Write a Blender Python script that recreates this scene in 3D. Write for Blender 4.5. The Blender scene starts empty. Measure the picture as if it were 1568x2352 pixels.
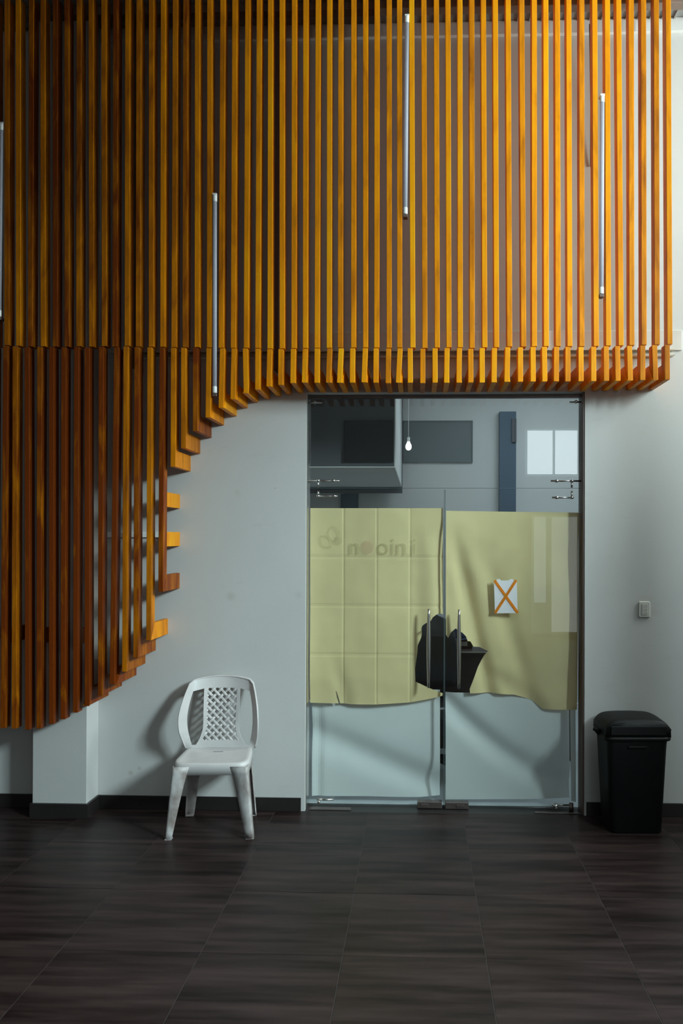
import bpy, bmesh, math, random
from mathutils import Vector, Matrix, Euler
from mathutils.geometry import delaunay_2d_cdt
from mathutils import noise as mnoise
random.seed(7)
S = bpy.context.scene
COL = S.collection
PI = math.pi

# ------------------------------------------------------------------ camera
cam = bpy.data.cameras.new('camera')
cam.sensor_fit = 'VERTICAL'; cam.sensor_height = 36.0; cam.sensor_width = 24.0
cam.lens = 1867.0 / 2352.0 * 36.0
cam.shift_x = -(893.4 - 784.0) / 2352.0
cam.shift_y = (1227.2 - 1176.0) / 2352.0
cam.clip_start = 0.05; cam.clip_end = 200
camo = bpy.data.objects.new('camera', cam); COL.objects.link(camo)
camo.matrix_world = Matrix.Translation((0, 0, 1.75)) @ Matrix.Rotation(0.0359, 4, 'Z') @ Matrix.Rotation(PI/2 + 0.00517, 4, 'X') @ Matrix.Rotation(0.00303, 4, 'Z')
S.camera = camo

# ------------------------------------------------------------------ view, world, daylight through the windows
vs = S.view_settings
vs.view_transform = 'Standard'; vs.look = 'None'; vs.gamma = 1.0; vs.exposure = -0.2; vs.use_curve_mapping = False
W = bpy.data.worlds.new('overcast_sky'); S.world = W; W.use_nodes = True
W.node_tree.nodes['Background'].inputs[0].default_value = (0.72, 0.86, 1.0, 1)
W.node_tree.nodes['Background'].inputs[1].default_value = 1.0

def area(name, loc, rot, sx, sy, power, col):
    l = bpy.data.lights.new(name, 'AREA'); l.shape = 'RECTANGLE'; l.size = sx; l.size_y = sy
    l.energy = power; l.color = col
    o = bpy.data.objects.new(name, l); COL.objects.link(o); o.location = loc; o.rotation_euler = rot
    return o
# openings of the room: (two high windows in the right wall, transom and door of the front wall)
HIW = dict(y0=4.0, y1=5.12, z0=3.1, z1=4.9)
LOW = dict(y0=-.1, y1=1.3, z0=3.2, z1=4.6)
RX = 4.0           # right wall
FY = -4.0          # front wall (behind the camera)
area('daylight_high_window', (RX - .02, (HIW['y0']+HIW['y1'])/2, (HIW['z0']+HIW['z1'])/2), (0, PI/2, 0), HIW['z1']-HIW['z0'], HIW['y1']-HIW['y0'], 225, (.86, 1.0, .96))
area('daylight_side_window', (RX - .02, (LOW['y0']+LOW['y1'])/2, (LOW['z0']+LOW['z1'])/2), (0, PI/2, 0), LOW['z1']-LOW['z0'], LOW['y1']-LOW['y0'], 990, (.73, .955, 1.0))
area('daylight_front_transom', (2.40, FY + .02, 3.29), (PI/2, 0, 0), 1.0, .84, 18, (.85, .97, 1.0))
area('daylight_front_door', (2.44, FY + .02, 1.12), (PI/2, 0, 0), .84, 2.1, 4, (.85, .97, 1.0))
area('added_light_back_room', (1.3, 7.2, 3.52), (0, 0, 0), 1.2, 1.2, 30, (.72, .90, 1.0))  # unseen lamp added to brighten the back room

# ------------------------------------------------------------------ helpers
def obj(name, me, mat=None, parent=None, smooth=False):
    if isinstance(me, bmesh.types.BMesh):
        bm = me; me = bpy.data.meshes.new(name)
        bmesh.ops.recalc_face_normals(bm, faces=bm.faces[:])
        bm.to_mesh(me); bm.free()
    o = bpy.data.objects.new(name, me); COL.objects.link(o)
    if mat is not None and not me.materials: me.materials.append(mat)
    if parent is not None: o.parent = parent
    if smooth:
        for p in me.polygons: p.use_smooth = True
    return o
def tag(o, label, cat, group=None, kind=None):
    o['label'] = label
    if cat: o['category'] = cat
    if group: o['group'] = group
    if kind: o['kind'] = kind
    return o
def empty(name, loc=(0, 0, 0), rz=0):
    o = bpy.data.objects.new(name, None); COL.objects.link(o); o.location = loc; o.rotation_euler = (0, 0, rz)
    o.empty_display_size = .05
    return o
def BM(): return bmesh.new()
def box(bm, x0, x1, y0, y1, z0, z1):
    v = [bm.verts.new((x, y, z)) for x in (x0, x1) for y in (y0, y1) for z in (z0, z1)]
    for f in ((0,1,3,2), (4,6,7,5), (0,4,5,1), (2,3,7,6), (0,2,6,4), (1,5,7,3)):
        bm.faces.new([v[i] for i in f])
    return bm
def bev(bm, off, seg=2):
    bmesh.ops.recalc_face_normals(bm, faces=bm.faces[:])
    bmesh.ops.bevel(bm, geom=bm.edges[:], offset=off, segments=seg, profile=.5, affect='EDGES', clamp_overlap=True)
    return bm
def bbox(name, d, mat, parent=None, b=0, smooth=False):
    bm = box(BM(), *d)
    if b: bev(bm, b)
    return obj(name, bm, mat, parent)
def loft(bm, rings, cap0=True, cap1=True, closed=True):
    vr = [[bm.verts.new(p) for p in r] for r in rings]
    n = len(rings[0])
    for a, b in zip(vr, vr[1:]):
        for i in range(n if closed else n - 1):
            j = (i + 1) % n
            bm.faces.new((a[i], a[j], b[j], b[i]))
    if cap0: bm.faces.new(vr[0][::-1])
    if cap1: bm.faces.new(vr[-1])
    return bm
def tube(bm, pts, r, n=12):
    pts = [Vector(p) for p in pts]
    rs = r if isinstance(r, (list, tuple)) else [r] * len(pts)
    rings = []; prev = None
    for i, p in enumerate(pts):
        t = (pts[min(i+1, len(pts)-1)] - pts[max(i-1, 0)]).normalized()
        if prev is None:
            prev = t.orthogonal().normalized()
        prev = (prev - t * prev.dot(t)).normalized(); b = t.cross(prev)
        rings.append([p + (prev * math.cos(2*PI*k/n) + b * math.sin(2*PI*k/n)) * rs[i] for k in range(n)])
    return loft(bm, rings)
def rrect(hx, hy, r, z, n=6, cx=0, cy=0):
    pts = []
    for q, (sx, sy) in enumerate(((1,1), (-1,1), (-1,-1), (1,-1))):
        for k in range(n + 1):
            a = q * PI/2 + k / n * PI/2
            pts.append((cx + sx*(hx - r) + r*math.cos(a), cy + sy*(hy - r) + r*math.sin(a), z))
    return pts
def inside(p, poly):
    x, y = p; c = False; j = len(poly) - 1
    for i in range(len(poly)):
        xi, yi = poly[i]; xj, yj = poly[j]
        if (yi > y) != (yj > y) and x < (xj - xi) * (y - yi) / (yj - yi) + xi: c = not c
        j = i
    return c
def resample(poly, step):
    out = []
    for a, b in zip(poly, poly[1:] + poly[:1]):
        n = max(1, int(math.hypot(b[0]-a[0], b[1]-a[1]) / step))
        out += [(a[0] + (b[0]-a[0])*k/n, a[1] + (b[1]-a[1])*k/n) for k in range(n)]
    return out
def sheet(outer, holes, gx, gz, fn, thick, step=.03):
    """triangulated sheet in (x, z) with outline and holes, fn(x, z) -> 3D point, given a thickness along +y"""
    loops = [resample(outer, step)] + [resample(h, step) for h in holes]
    vs_, es = [], []
    for lp in loops:
        b = len(vs_); vs_ += [Vector(p) for p in lp]
        es += [(b + i, b + (i+1) % len(lp)) for i in range(len(lp))]
    for x in gx:
        for z in gz:
            if inside((x, z), outer) and not any(inside((x, z), h) for h in holes): vs_.append(Vector((x, z)))
    v2, e2, f2, *_ = delaunay_2d_cdt(vs_, es, [], 0, 1e-5)
    bm = BM(); vv = [bm.verts.new(fn(v.x, v.y)) for v in v2]
    for f in f2:
        c = sum((v2[i] for i in f), Vector((0, 0))) / len(f)
        if inside(c, outer) and not any(inside(c, h) for h in holes):
            try: bm.faces.new([vv[i] for i in f])
            except ValueError: pass
    bmesh.ops.delete(bm, geom=[v for v in bm.verts if not v.link_faces], context='VERTS')
    if thick:
        top = bm.faces[:]; edges = [e for e in bm.edges if len(e.link_faces) == 1]
        dup = {v: bm.verts.new(v.co + Vector((0, thick, 0))) for v in bm.verts[:]}
        for f in top: bm.faces.new([dup[v] for v in reversed(f.verts[:])])
        for e in edges:
            a, b = e.verts; bm.faces.new((a, b, dup[b], dup[a]))
    return bm
def frange(a, b, n): return [a + (b-a)*i/n for i in range(n+1)]

# ------------------------------------------------------------------ materials
def mat(name, col, rough=.5, metal=0.0, spec=.5, var=0.0, scale=8.0, bump=0.0, bscale=60.0, dark=None, coords='Object', stretch=(1,1,1), coat=0.0, trans=0.0):
    m = bpy.data.materials.new(name); m.use_nodes = True
    nt = m.node_tree; N = nt.nodes; Lk = nt.links; b = N['Principled BSDF']
    b.inputs['Base Color'].default_value = (*col, 1); b.inputs['Roughness'].default_value = rough
    b.inputs['Metallic'].default_value = metal; b.inputs['Specular IOR Level'].default_value = spec
    b.inputs['Coat Weight'].default_value = coat
    tc = N.new('ShaderNodeTexCoord'); mp = N.new('ShaderNodeMapping'); mp.inputs['Scale'].default_value = stretch
    Lk.new(tc.outputs[coords], mp.inputs[0])
    n1 = N.new('ShaderNodeTexNoise'); n1.inputs['Scale'].default_value = scale; n1.inputs['Detail'].default_value = 6
    Lk.new(mp.outputs[0], n1.inputs['Vector'])
    d = dark or tuple(c * (1 - var) for c in col)
    mx = N.new('ShaderNodeMix'); mx.data_type = 'RGBA'
    mx.inputs[6].default_value = (*col, 1); mx.inputs[7].default_value = (*d, 1)
    rp = N.new('ShaderNodeMapRange'); rp.inputs[1].default_value = .38; rp.inputs[2].default_value = .72
    Lk.new(n1.outputs[0], rp.inputs[0]); Lk.new(rp.outputs[0], mx.inputs[0]); Lk.new(mx.outputs[2], b.inputs['Base Color'])
    if bump:
        n2 = N.new('ShaderNodeTexNoise'); n2.inputs['Scale'].default_value = bscale; n2.inputs['Detail'].default_value = 4
        Lk.new(mp.outputs[0], n2.inputs['Vector'])
        bp = N.new('ShaderNodeBump'); bp.inputs['Strength'].default_value = bump; bp.inputs['Distance'].default_value = .004
        Lk.new(n2.outputs[0], bp.inputs['Height']); Lk.new(bp.outputs[0], b.inputs['Normal'])
    if trans:
        out = N['Material Output']; tl = N.new('ShaderNodeBsdfTranslucent'); ms = N.new('ShaderNodeMixShader')
        ms.inputs[0].default_value = trans; Lk.new(mx.outputs[2], tl.inputs[0])
        Lk.new(b.outputs[0], ms.inputs[1]); Lk.new(tl.outputs[0], ms.inputs[2]); Lk.new(ms.outputs[0], out.inputs[0])
    return m
def wood_mat():
    m = bpy.data.materials.new('varnished_wood'); m.use_nodes = True
    nt = m.node_tree; N = nt.nodes; Lk = nt.links; b = N['Principled BSDF']
    oi = N.new('ShaderNodeObjectInfo'); tc = N.new('ShaderNodeTexCoord')
    sx = N.new('ShaderNodeSeparateColor'); Lk.new(oi.outputs['Color'], sx.inputs[0])
    add = N.new('ShaderNodeVectorMath'); add.operation = 'ADD'
    off = N.new('ShaderNodeVectorMath'); off.operation = 'SCALE'; off.inputs[0].default_value = (37, 91, 53)
    Lk.new(oi.outputs['Random'], off.inputs['Scale'])
    Lk.new(tc.outputs['Object'], add.inputs[0]); Lk.new(off.outputs[0], add.inputs[1])
    mp = N.new('ShaderNodeMapping'); mp.inputs['Scale'].default_value = (60, 60, 3.0); Lk.new(add.outputs[0], mp.inputs[0])
    g = N.new('ShaderNodeTexNoise'); g.inputs['Scale'].default_value = 1.0; g.inputs['Detail'].default_value = 7; g.inputs['Distortion'].default_value = .6
    Lk.new(mp.outputs[0], g.inputs['Vector'])
    mp2 = N.new('ShaderNodeMapping'); mp2.inputs['Scale'].default_value = (9, 9, 2.2); Lk.new(add.outputs[0], mp2.inputs[0])
    g2 = N.new('ShaderNodeTexNoise'); g2.inputs['Scale'].default_value = 1.0; g2.inputs['Detail'].default_value = 5; g2.inputs['Distortion'].default_value = 1.2
    Lk.new(mp2.outputs[0], g2.inputs['Vector'])
    m1 = N.new('ShaderNodeMath'); m1.operation = 'MULTIPLY_ADD'; m1.inputs[1].default_value = .45; m1.inputs[2].default_value = -.22
    Lk.new(g.outputs[0], m1.inputs[0])
    m2 = N.new('ShaderNodeMath'); m2.operation = 'MULTIPLY_ADD'; m2.inputs[1].default_value = .9; Lk.new(g2.outputs[0], m2.inputs[0]); Lk.new(m1.outputs[0], m2.inputs[2])
    m3 = N.new('ShaderNodeMath'); m3.operation = 'ADD'; m3.inputs[1].default_value = -.45; Lk.new(m2.outputs[0], m3.inputs[0])
    m4 = N.new('ShaderNodeMath'); m4.operation = 'ADD'; m4.use_clamp = True; Lk.new(m3.outputs[0], m4.inputs[0]); Lk.new(sx.outputs[0], m4.inputs[1])
    cr = N.new('ShaderNodeValToRGB'); el = cr.color_ramp.elements
    el[0].position = 0; el[0].color = (.92, .42, .005, 1)
    el[1].position = 1; el[1].color = (.20, .036, .003, 1)
    e = el.new(.45); e.color = (.82, .265, .003, 1)
    Lk.new(m4.outputs[0], cr.inputs[0]); Lk.new(cr.outputs[0], b.inputs['Base Color'])
    b.inputs['Roughness'].default_value = .45; b.inputs['Specular IOR Level'].default_value = .13
    bp = N.new('ShaderNodeBump'); bp.inputs['Strength'].default_value = .12; bp.inputs['Distance'].default_value = .002
    Lk.new(g.outputs[0], bp.inputs['Height']); Lk.new(bp.outputs[0], b.inputs['Normal'])
    return m
def glass_mat():
    m = bpy.data.materials.new('clear_glass'); m.use_nodes = True
    nt = m.node_tree; N = nt.nodes; Lk = nt.links; N.remove(N['Principled BSDF'])
    t = N.new('ShaderNodeBsdfTransparent'); t.inputs[0].default_value = (.965, .985, .98, 1)
    g = N.new('ShaderNodeBsdfGlossy'); g.inputs['Roughness'].default_value = 0.0
    # Schlick reflectance, the same on the entering and the leaving face
    ge = N.new('ShaderNodeNewGeometry'); dt = N.new('ShaderNodeVectorMath'); dt.operation = 'DOT_PRODUCT'
    Lk.new(ge.outputs['Incoming'], dt.inputs[0]); Lk.new(ge.outputs['Normal'], dt.inputs[1])
    def mth(op, a, b):
        q = N.new('ShaderNodeMath'); q.operation = op
        for i, v in enumerate((a, b)):
            if v is None: continue
            if isinstance(v, (int, float)): q.inputs[i].default_value = v
            else: Lk.new(v, q.inputs[i])
        return q.outputs[0]
    c = mth('SUBTRACT', 1.0, mth('ABSOLUTE', dt.outputs['Value'], None))
    fr = mth('ADD', mth('MULTIPLY', mth('POWER', c, 5.0), .957), .043)
    ms = N.new('ShaderNodeMixShader'); Lk.new(fr, ms.inputs[0]); Lk.new(t.outputs[0], ms.inputs[1]); Lk.new(g.outputs[0], ms.inputs[2])
    Lk.new(ms.outputs[0], N['Material Output'].inputs[0])
    return m
def tile_mat():
    m = bpy.data.materials.new('dark_streaked_tile'); m.use_nodes = True
    nt = m.node_tree; N = nt.nodes; Lk = nt.links; b = N['Principled BSDF']
    oi = N.new('ShaderNodeObjectInfo'); tc = N.new('ShaderNodeTexCoord')
    off = N.new('ShaderNodeVectorMath'); off.operation = 'SCALE'; off.inputs[0].default_value = (41, 83, 17); Lk.new(oi.outputs['Random'], off.inputs['Scale'])
    add = N.new('ShaderNodeVectorMath'); add.operation = 'ADD'; Lk.new(tc.outputs['Object'], add.inputs[0]); Lk.new(off.outputs[0], add.inputs[1])
    mp = N.new('ShaderNodeMapping'); mp.inputs['Scale'].default_value = (1.3, 13, 1); Lk.new(add.outputs[0], mp.inputs[0])
    g = N.new('ShaderNodeTexNoise'); g.inputs['Scale'].default_value = 1.0; g.inputs['Detail'].default_value = 8; g.inputs['Roughness'].default_value = .6; Lk.new(mp.outputs[0], g.inputs['Vector'])
    cr = N.new('ShaderNodeValToRGB'); el = cr.color_ramp.elements
    el[0].position = .36; el[0].color = (.010, .0058, .0056, 1); el[1].position = .68; el[1].color = (.046, .029, .0275, 1)
    Lk.new(g.outputs[0], cr.inputs[0]); Lk.new(cr.outputs[0], b.inputs['Base Color'])
    rr = N.new('ShaderNodeMapRange'); rr.inputs[3].default_value = .30; rr.inputs[4].default_value = .46; Lk.new(g.outputs[0], rr.inputs[0]); Lk.new(rr.outputs[0], b.inputs['Roughness'])
    b.inputs['Specular IOR Level'].default_value = .15
    return m
def wall_mat(name, col, dirt=.0):
    """matt wall paint with faint blotches and a few scuffs"""
    m = mat(name, col, rough=.85, spec=.2, var=.05, scale=1.6, bump=.08, bscale=90)
    if dirt:
        nt = m.node_tree; N = nt.nodes; Lk = nt.links; b = N['Principled BSDF']
        src = b.inputs['Base Color'].links[0].from_socket
        tc = N.new('ShaderNodeTexCoord')
        mp = N.new('ShaderNodeMapping'); mp.inputs['Scale'].default_value = (1.1, 1, 3.2); Lk.new(tc.outputs['Object'], mp.inputs[0])
        n = N.new('ShaderNodeTexNoise'); n.inputs['Scale'].default_value = 3.3; n.inputs['Detail'].default_value = 9; n.inputs['Roughness'].default_value = .7; Lk.new(mp.outputs[0], n.inputs['Vector'])
        r = N.new('ShaderNodeMapRange'); r.inputs[1].default_value = .60; r.inputs[2].default_value = .82; r.inputs[4].default_value = dirt; Lk.new(n.outputs[0], r.inputs[0])
        fac = r.outputs[0]
        for (sx, sz, rad, amt) in SCUFFS:
            vm = N.new('ShaderNodeVectorMath'); vm.operation = 'DISTANCE'; vm.inputs[1].default_value = (sx, 5.2, sz); Lk.new(tc.outputs['Object'], vm.inputs[0])
            wob = N.new('ShaderNodeMath'); wob.operation = 'MULTIPLY_ADD'; wob.inputs[1].default_value = -rad*1.6; Lk.new(n.outputs[0], wob.inputs[0]); Lk.new(vm.outputs['Value'], wob.inputs[2])
            rr = N.new('ShaderNodeMapRange'); rr.inputs[1].default_value = -rad*.9; rr.inputs[2].default_value = rad*.25; rr.inputs[3].default_value = amt; rr.inputs[4].default_value = 0; Lk.new(wob.outputs[0], rr.inputs[0])
            ad = N.new('ShaderNodeMath'); ad.operation = 'MAXIMUM'; Lk.new(fac, ad.inputs[0]); Lk.new(rr.outputs[0], ad.inputs[1]); fac = ad.outputs[0]
        mx = N.new('ShaderNodeMix'); mx.data_type = 'RGBA'; mx.inputs[7].default_value = (.30, .24, .17, 1)
        Lk.new(fac, mx.inputs[0]); Lk.new(src, mx.inputs[6]); Lk.new(mx.outputs[2], b.inputs['Base Color'])
    return m
SCUFFS = [(-1.166, 2.041, .03, .18), (-1.206, 1.373, .035, .25), (-.769, 1.384, .03, .2), (-.921, 2.072, .006, .7), (1.43, 1.29, .11, .30), (-1.853, .23, .022, .5), (-1.797, .259, .02, .5), (.27, 3.14, .016, .6), (.36, 3.12, .012, .5), (.95, 3.10, .03, .4), (1.10, 3.16, .02, .35), (1.33, 3.85, .010, .5), (1.25, 3.83, .008, .4)]
M = {}
M['wall'] = wall_mat('white_wall_paint', (.60, .59, .57), .22)
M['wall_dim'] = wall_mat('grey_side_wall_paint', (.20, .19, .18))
M['wall_plain'] = wall_mat('white_side_wall_paint', (.74, .73, .71))
M['beam'] = mat('beam_concrete_paint', (.70, .66, .61), .85, var=.25, scale=3)
M['ceil'] = mat('grey_metal_sheet', (.30, .30, .295), .55, var=.15, scale=3)
M['rib'] = mat('sheet_rib_metal', (.30, .28, .27), .6)
M['purlin'] = mat('brown_steel_purlin', (.22, .16, .13), .6, var=.3)
M['wood'] = wood_mat()
M['tile'] = tile_mat()
M['grout'] = mat('tile_grout', (.06, .052, .048), .9)
M['base'] = mat('dark_tile_baseboard', (.022, .018, .017), .4, var=.3, scale=4)
M['glass'] = glass_mat()
M['glass_edge'] = mat('green_glass_edge', (.08, .11, .11), .25)
M['steel'] = mat('brushed_steel', (.62, .60, .57), .26, metal=1.0)
M['dsteel'] = mat('dull_steel_patch', (.20, .16, .15), .38, metal=.8, var=.2)
M['channel'] = mat('painted_steel_channel', (.62, .58, .50), .6, var=.3, scale=12)
M['tubew'] = mat('opal_tube_plastic', (.72, .72, .80), .6, spec=.2, trans=.45)
M['cap'] = mat('white_end_cap', (.85, .86, .84), .4)
M['black'] = mat('black_plastic', (.006, .006, .0065), .55, spec=.25, var=.3, scale=20)
M['binlid'] = mat('black_lid_plastic', (.008, .0075, .008), .55, spec=.22, var=.3, scale=20)
M['jamb'] = mat('brown_jamb_metal', (.12, .075, .06), .5)
M['plastic'] = mat('white_chair_plastic', (.62, .585, .575), .38, var=.08, scale=10)
M['plastic_dirty'] = mat('soiled_white_plastic', (.58, .55, .54), .45, dark=(.20, .155, .135), scale=16, stretch=(1, 1, .55))
M['ypaper'] = mat('yellow_kraft_paper', (.93, .775, .44), .8, spec=.1, var=.06, scale=4, trans=.25, bump=.05, bscale=30)
M['wpaper'] = mat('white_paper', (.86, .87, .86), .8, spec=.1, var=.03, scale=3, trans=.25)
M['note'] = mat('notice_sheet_paper', (.68, .68, .69), .8, spec=.1)
M['orange'] = mat('orange_tape', (1.0, .37, .015), .5, var=.15, scale=40)
def ghost(m, k):
    nt = m.node_tree; N = nt.nodes; t = N.new('ShaderNodeBsdfTransparent'); x = N.new('ShaderNodeMixShader'); x.inputs[0].default_value = k
    src = N['Material Output'].inputs[0].links[0].from_socket; nt.links.new(t.outputs[0], x.inputs[1]); nt.links.new(src, x.inputs[2]); nt.links.new(x.outputs[0], N['Material Output'].inputs[0]); return m
M['vinyl'] = mat('faded_vinyl', (.50, .42, .18), .8, spec=.1); ghost(M['vinyl'], .22)
M['vinyl2'] = mat('faded_red_vinyl', (.70, .42, .28), .8, spec=.1); ghost(M['vinyl2'], .25)
M['outlet'] = mat('outlet_plastic', (.56, .545, .50), .5)
M['outlet2'] = mat('outlet_insert_plastic', (.50, .465, .43), .5)
M['hole'] = mat('dark_socket_hole', (.02, .018, .016), .9)
M['rfloor'] = mat('pale_room_tile', (.62, .66, .68), .25, var=.08)
M['navy'] = mat('navy_paint', (.075, .12, .17), .7)
M['board'] = mat('grey_board', (.16, .18, .185), .5)
M['darkbox'] = mat('dark_grey', (.11, .11, .125), .8)
M['blackbox'] = mat('black_screen', (.006, .006, .007), .7, spec=.15)
M['chairblk'] = mat('black_leatherette', (.026, .026, .030), .32, var=.2)
M['desk'] = mat('dark_brown_desk', (.05, .03, .022), .4, var=.3)
M['blue'] = mat('blue_shell', (.012, .03, .09), .3)
M['gold'] = mat('brown_carton', (.10, .065, .03), .7, var=.3)
M['frame'] = mat('white_window_frame', (.7, .7, .7), .5)

# ------------------------------------------------------------------ room shell
ZC = 5.045
LX = -6.3
WB = 5.2
OX0, OX1, OZ1 = -.722, 1.055, 2.686      # door opening
def wall_holes(name, axis, at_, thick, u0, u1, z0, z1, holes, m, label, cat='wall'):
    """wall panel with rectangular openings; axis 'y': wall in xz at y=at_, axis 'x': wall in yz at x=at_"""
    us = sorted({u0, u1, *[h[0] for h in holes], *[h[1] for h in holes]}); zs = sorted({z0, z1, *[h[2] for h in holes], *[h[3] for h in holes]})
    bm = BM()
    P = lambda u, t, z: (u, at_ + t, z) if axis == 'y' else (at_ + t, u, z)
    solid = lambda i, j: 0 <= i < len(us)-1 and 0 <= j < len(zs)-1 and not any(h[0] <= (us[i]+us[i+1])/2 <= h[1] and h[2] <= (zs[j]+zs[j+1])/2 <= h[3] for h in holes)
    for i in range(len(us)-1):
        for j in range(len(zs)-1):
            if not solid(i, j): continue
            a, b, c, d = us[i], us[i+1], zs[j], zs[j+1]
            bm.faces.new([bm.verts.new(P(u, 0, z)) for u, z in ((a,c),(b,c),(b,d),(a,d))])
            bm.faces.new([bm.verts.new(P(u, thick, z)) for u, z in ((a,c),(a,d),(b,d),(b,c))])
            for (di, dj, q) in ((-1,0,((a,c),(a,d))), (1,0,((b,c),(b,d))), (0,-1,((a,c),(b,c))), (0,1,((a,d),(b,d)))):
                if not solid(i+di, j+dj):
                    (ua, za), (ub, zb) = q
                    bm.faces.new([bm.verts.new(P(*t)) for t in ((ua,0,za),(ub,0,zb),(ub,thick,zb),(ua,thick,za))])
    bmesh.ops.remove_doubles(bm, verts=bm.verts[:], dist=1e-5)
    return tag(obj(name, bm, m), label, cat, kind='structure')

wall_holes('wall_back', 'y', WB, .16, LX, RX, 0, ZC, [(OX0, OX1, 0, OZ1)], M['wall'], 'tall scuffed white wall behind the wooden slats and around the glass doors')
wall_holes('wall_right', 'x', RX, .15, FY, WB, 0, ZC, [(HIW['y0'], HIW['y1'], HIW['z0'], HIW['z1']), (LOW['y0'], LOW['y1'], LOW['z0'], LOW['z1'])], M['wall_plain'], 'white side wall with windows on the bright side of the hall')
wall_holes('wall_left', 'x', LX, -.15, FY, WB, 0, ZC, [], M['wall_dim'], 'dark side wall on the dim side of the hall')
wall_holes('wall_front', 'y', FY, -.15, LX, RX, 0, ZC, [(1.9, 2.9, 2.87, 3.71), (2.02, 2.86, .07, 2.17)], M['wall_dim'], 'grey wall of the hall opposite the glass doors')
tag(bbox('ceiling', (LX, RX, FY, WB, ZC, ZC + .1), M['ceil']), 'grey corrugated sheet ceiling above the slats', 'ceiling', kind='structure')
ceil = bpy.data.objects['ceiling']
ribme = None
for k in range(62):
    x = -2.70 + k * .0755
    if ribme is None:
        o = bbox('rib', (-.006, .006, -.11, .11, -.012, 0), M['rib'], ceil); ribme = o.data
    else:
        o = obj('rib', ribme, None, ceil)
    o.location = (x, 5.09, ZC)
tag(bbox('trim_1', (LX, RX, 4.955, 5.03, ZC - .05, ZC), M['purlin'], b=.004), 'brown steel purlin running under the ceiling behind the slats', 'purlin', kind='structure')
tag(bbox('trim_2', (LX, RX, WB - .03, WB, 4.955, ZC), M['wall_plain'], b=.004), 'pale ring beam along the top of the white wall', 'beam', kind='structure')
tag(bbox('trim_3', (LX, 1.66, WB - .012, WB, 2.944, 3.072), M['beam'], b=.003), 'stained plaster band across the wall behind the slats', 'plaster band', kind='structure')

# wall column on the dim side, with its own skirting
colm = tag(bbox('column', (-2.41, -2.065, 5.015, WB, .086, ZC), M['wall'], b=.004), 'white square wall column standing under the lowest slats', 'column', kind='structure')

# skirting boards
tag(bbox('baseboard_back', (-2.065 + .012, OX0 - .025, WB - .012, WB, 0, .086), M['base'], b=.002), 'dark skirting board behind the white plastic chair', 'baseboard', kind='structure')
tag(bbox('baseboard_left', (LX, -2.41 - .012, WB - .012, WB, 0, .086), M['base'], b=.002), 'dark skirting board beyond the wall column at the dim edge', 'baseboard', kind='structure')
tag(bbox('baseboard_right', (OX1 + .012, RX, WB - .012, WB, 0, .086), M['base'], b=.002), 'dark skirting board behind the black bin', 'baseboard', kind='structure')
bb = BM(); box(bb, -2.422, -2.053, 5.003, 5.015, 0, .086); box(bb, -2.422, -2.41, 5.015, WB, 0, .086); box(bb, -2.065, -2.053, 5.015, WB, 0, .086); box(bb, -2.41, -2.065, 5.015, WB, 0, .086)
tag(obj('baseboard_column', bb, M['base']), 'dark skirting wrapped around the foot of the white wall column', 'baseboard', kind='structure')

# floor: slab and 60 cm tiles
floor = tag(bbox('floor', (LX, RX, FY, WB, -.12, -.0015), M['grout']), 'dark brown streaked tile floor of the hall', 'floor', kind='structure')
tmesh = {}
xs = [LX] + [.288 + .6*k for k in range(-10, 7)] + [RX]
ys = [FY] + [3.41 + .6*k for k in range(-12, 3)] + [WB]
for a, b in zip(xs, xs[1:]):
    for c, d in zip(ys, ys[1:]):
        key = (round(b-a, 3), round(d-c, 3)); g = .0012
        if key not in tmesh:
            bm = box(BM(), -(b-a)/2 + g, (b-a)/2 - g, -(d-c)/2 + g, (d-c)/2 - g, -.010, 0); bev(bm, .0008, 1)
            o = obj('tile', bm, M['tile'], floor); tmesh[key] = o.data
        else:
            o = obj('tile', tmesh[key], None, floor)
        o.location = ((a+b)/2, (c+d)/2, 0)

# light blockers added on the bright side (out of the frame): slab, bulkhead, pier
tag(bbox('light_block_slab', (3.6, RX, -1.5, WB, 2.94, 3.06), M['wall_dim']), 'grey unseen slab added to block window light from the lower wall', 'slab', kind='structure')
tag(bbox('light_block_bulkhead', (2.5, 2.65, .6, 2.0, 3.38, ZC), M['wall_dim']), 'grey unseen bulkhead added to keep window light off the upper slats', 'bulkhead', kind='structure')  # added to hold window light off the upper left slats

bm = box(BM(), 2.70, 3.02, 2.5, 2.7, 0, 3.2); box(bm, 2.88, 3.02, 2.5, 2.7, 3.2, ZC)  # pier added to shade the right wall near the bin
tag(obj('light_block_pier', bm, M['wall_dim']), 'grey unseen pier added to shade the wall near the bin', 'pier', kind='structure')

def win(name, axis, at_, u0, u1, z0, z1, nu, nz, label):
    t = empty(name, (0, 0, 0)); tag(t, label, 'window', kind='structure')
    def bar(a, b, c, d):
        n = 'frame'
        dd = (a, b, at_ - .03, at_ + .03, c, d) if axis == 'y' else (at_ - .03, at_ + .03, a, b, c, d)
        bbox(n, dd, M['frame'], t)
    w = .03
    bar(u0, u1, z0, z0 + w); bar(u0, u1, z1 - w, z1); bar(u0, u0 + w, z0 + w, z1 - w); bar(u1 - w, u1, z0 + w, z1 - w)
    for k in range(1, nu): u = u0 + (u1-u0)*k/nu; bar(u - .018, u + .018, z0 + w, z1 - w)
    for k in range(1, nz): z = z0 + (z1-z0)*k/nz; bar(u0 + w, u1 - w, z - .018, z + .018)
win('window_1', 'x', RX - .06, HIW['y0'], HIW['y1'], HIW['z0'], HIW['z1'], 2, 1, 'high daylight window in the side wall beside the slats')
win('window_2', 'x', RX - .06, LOW['y0'], LOW['y1'], LOW['z0'], LOW['z1'], 2, 1, 'high daylight window farther along the side wall')
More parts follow.
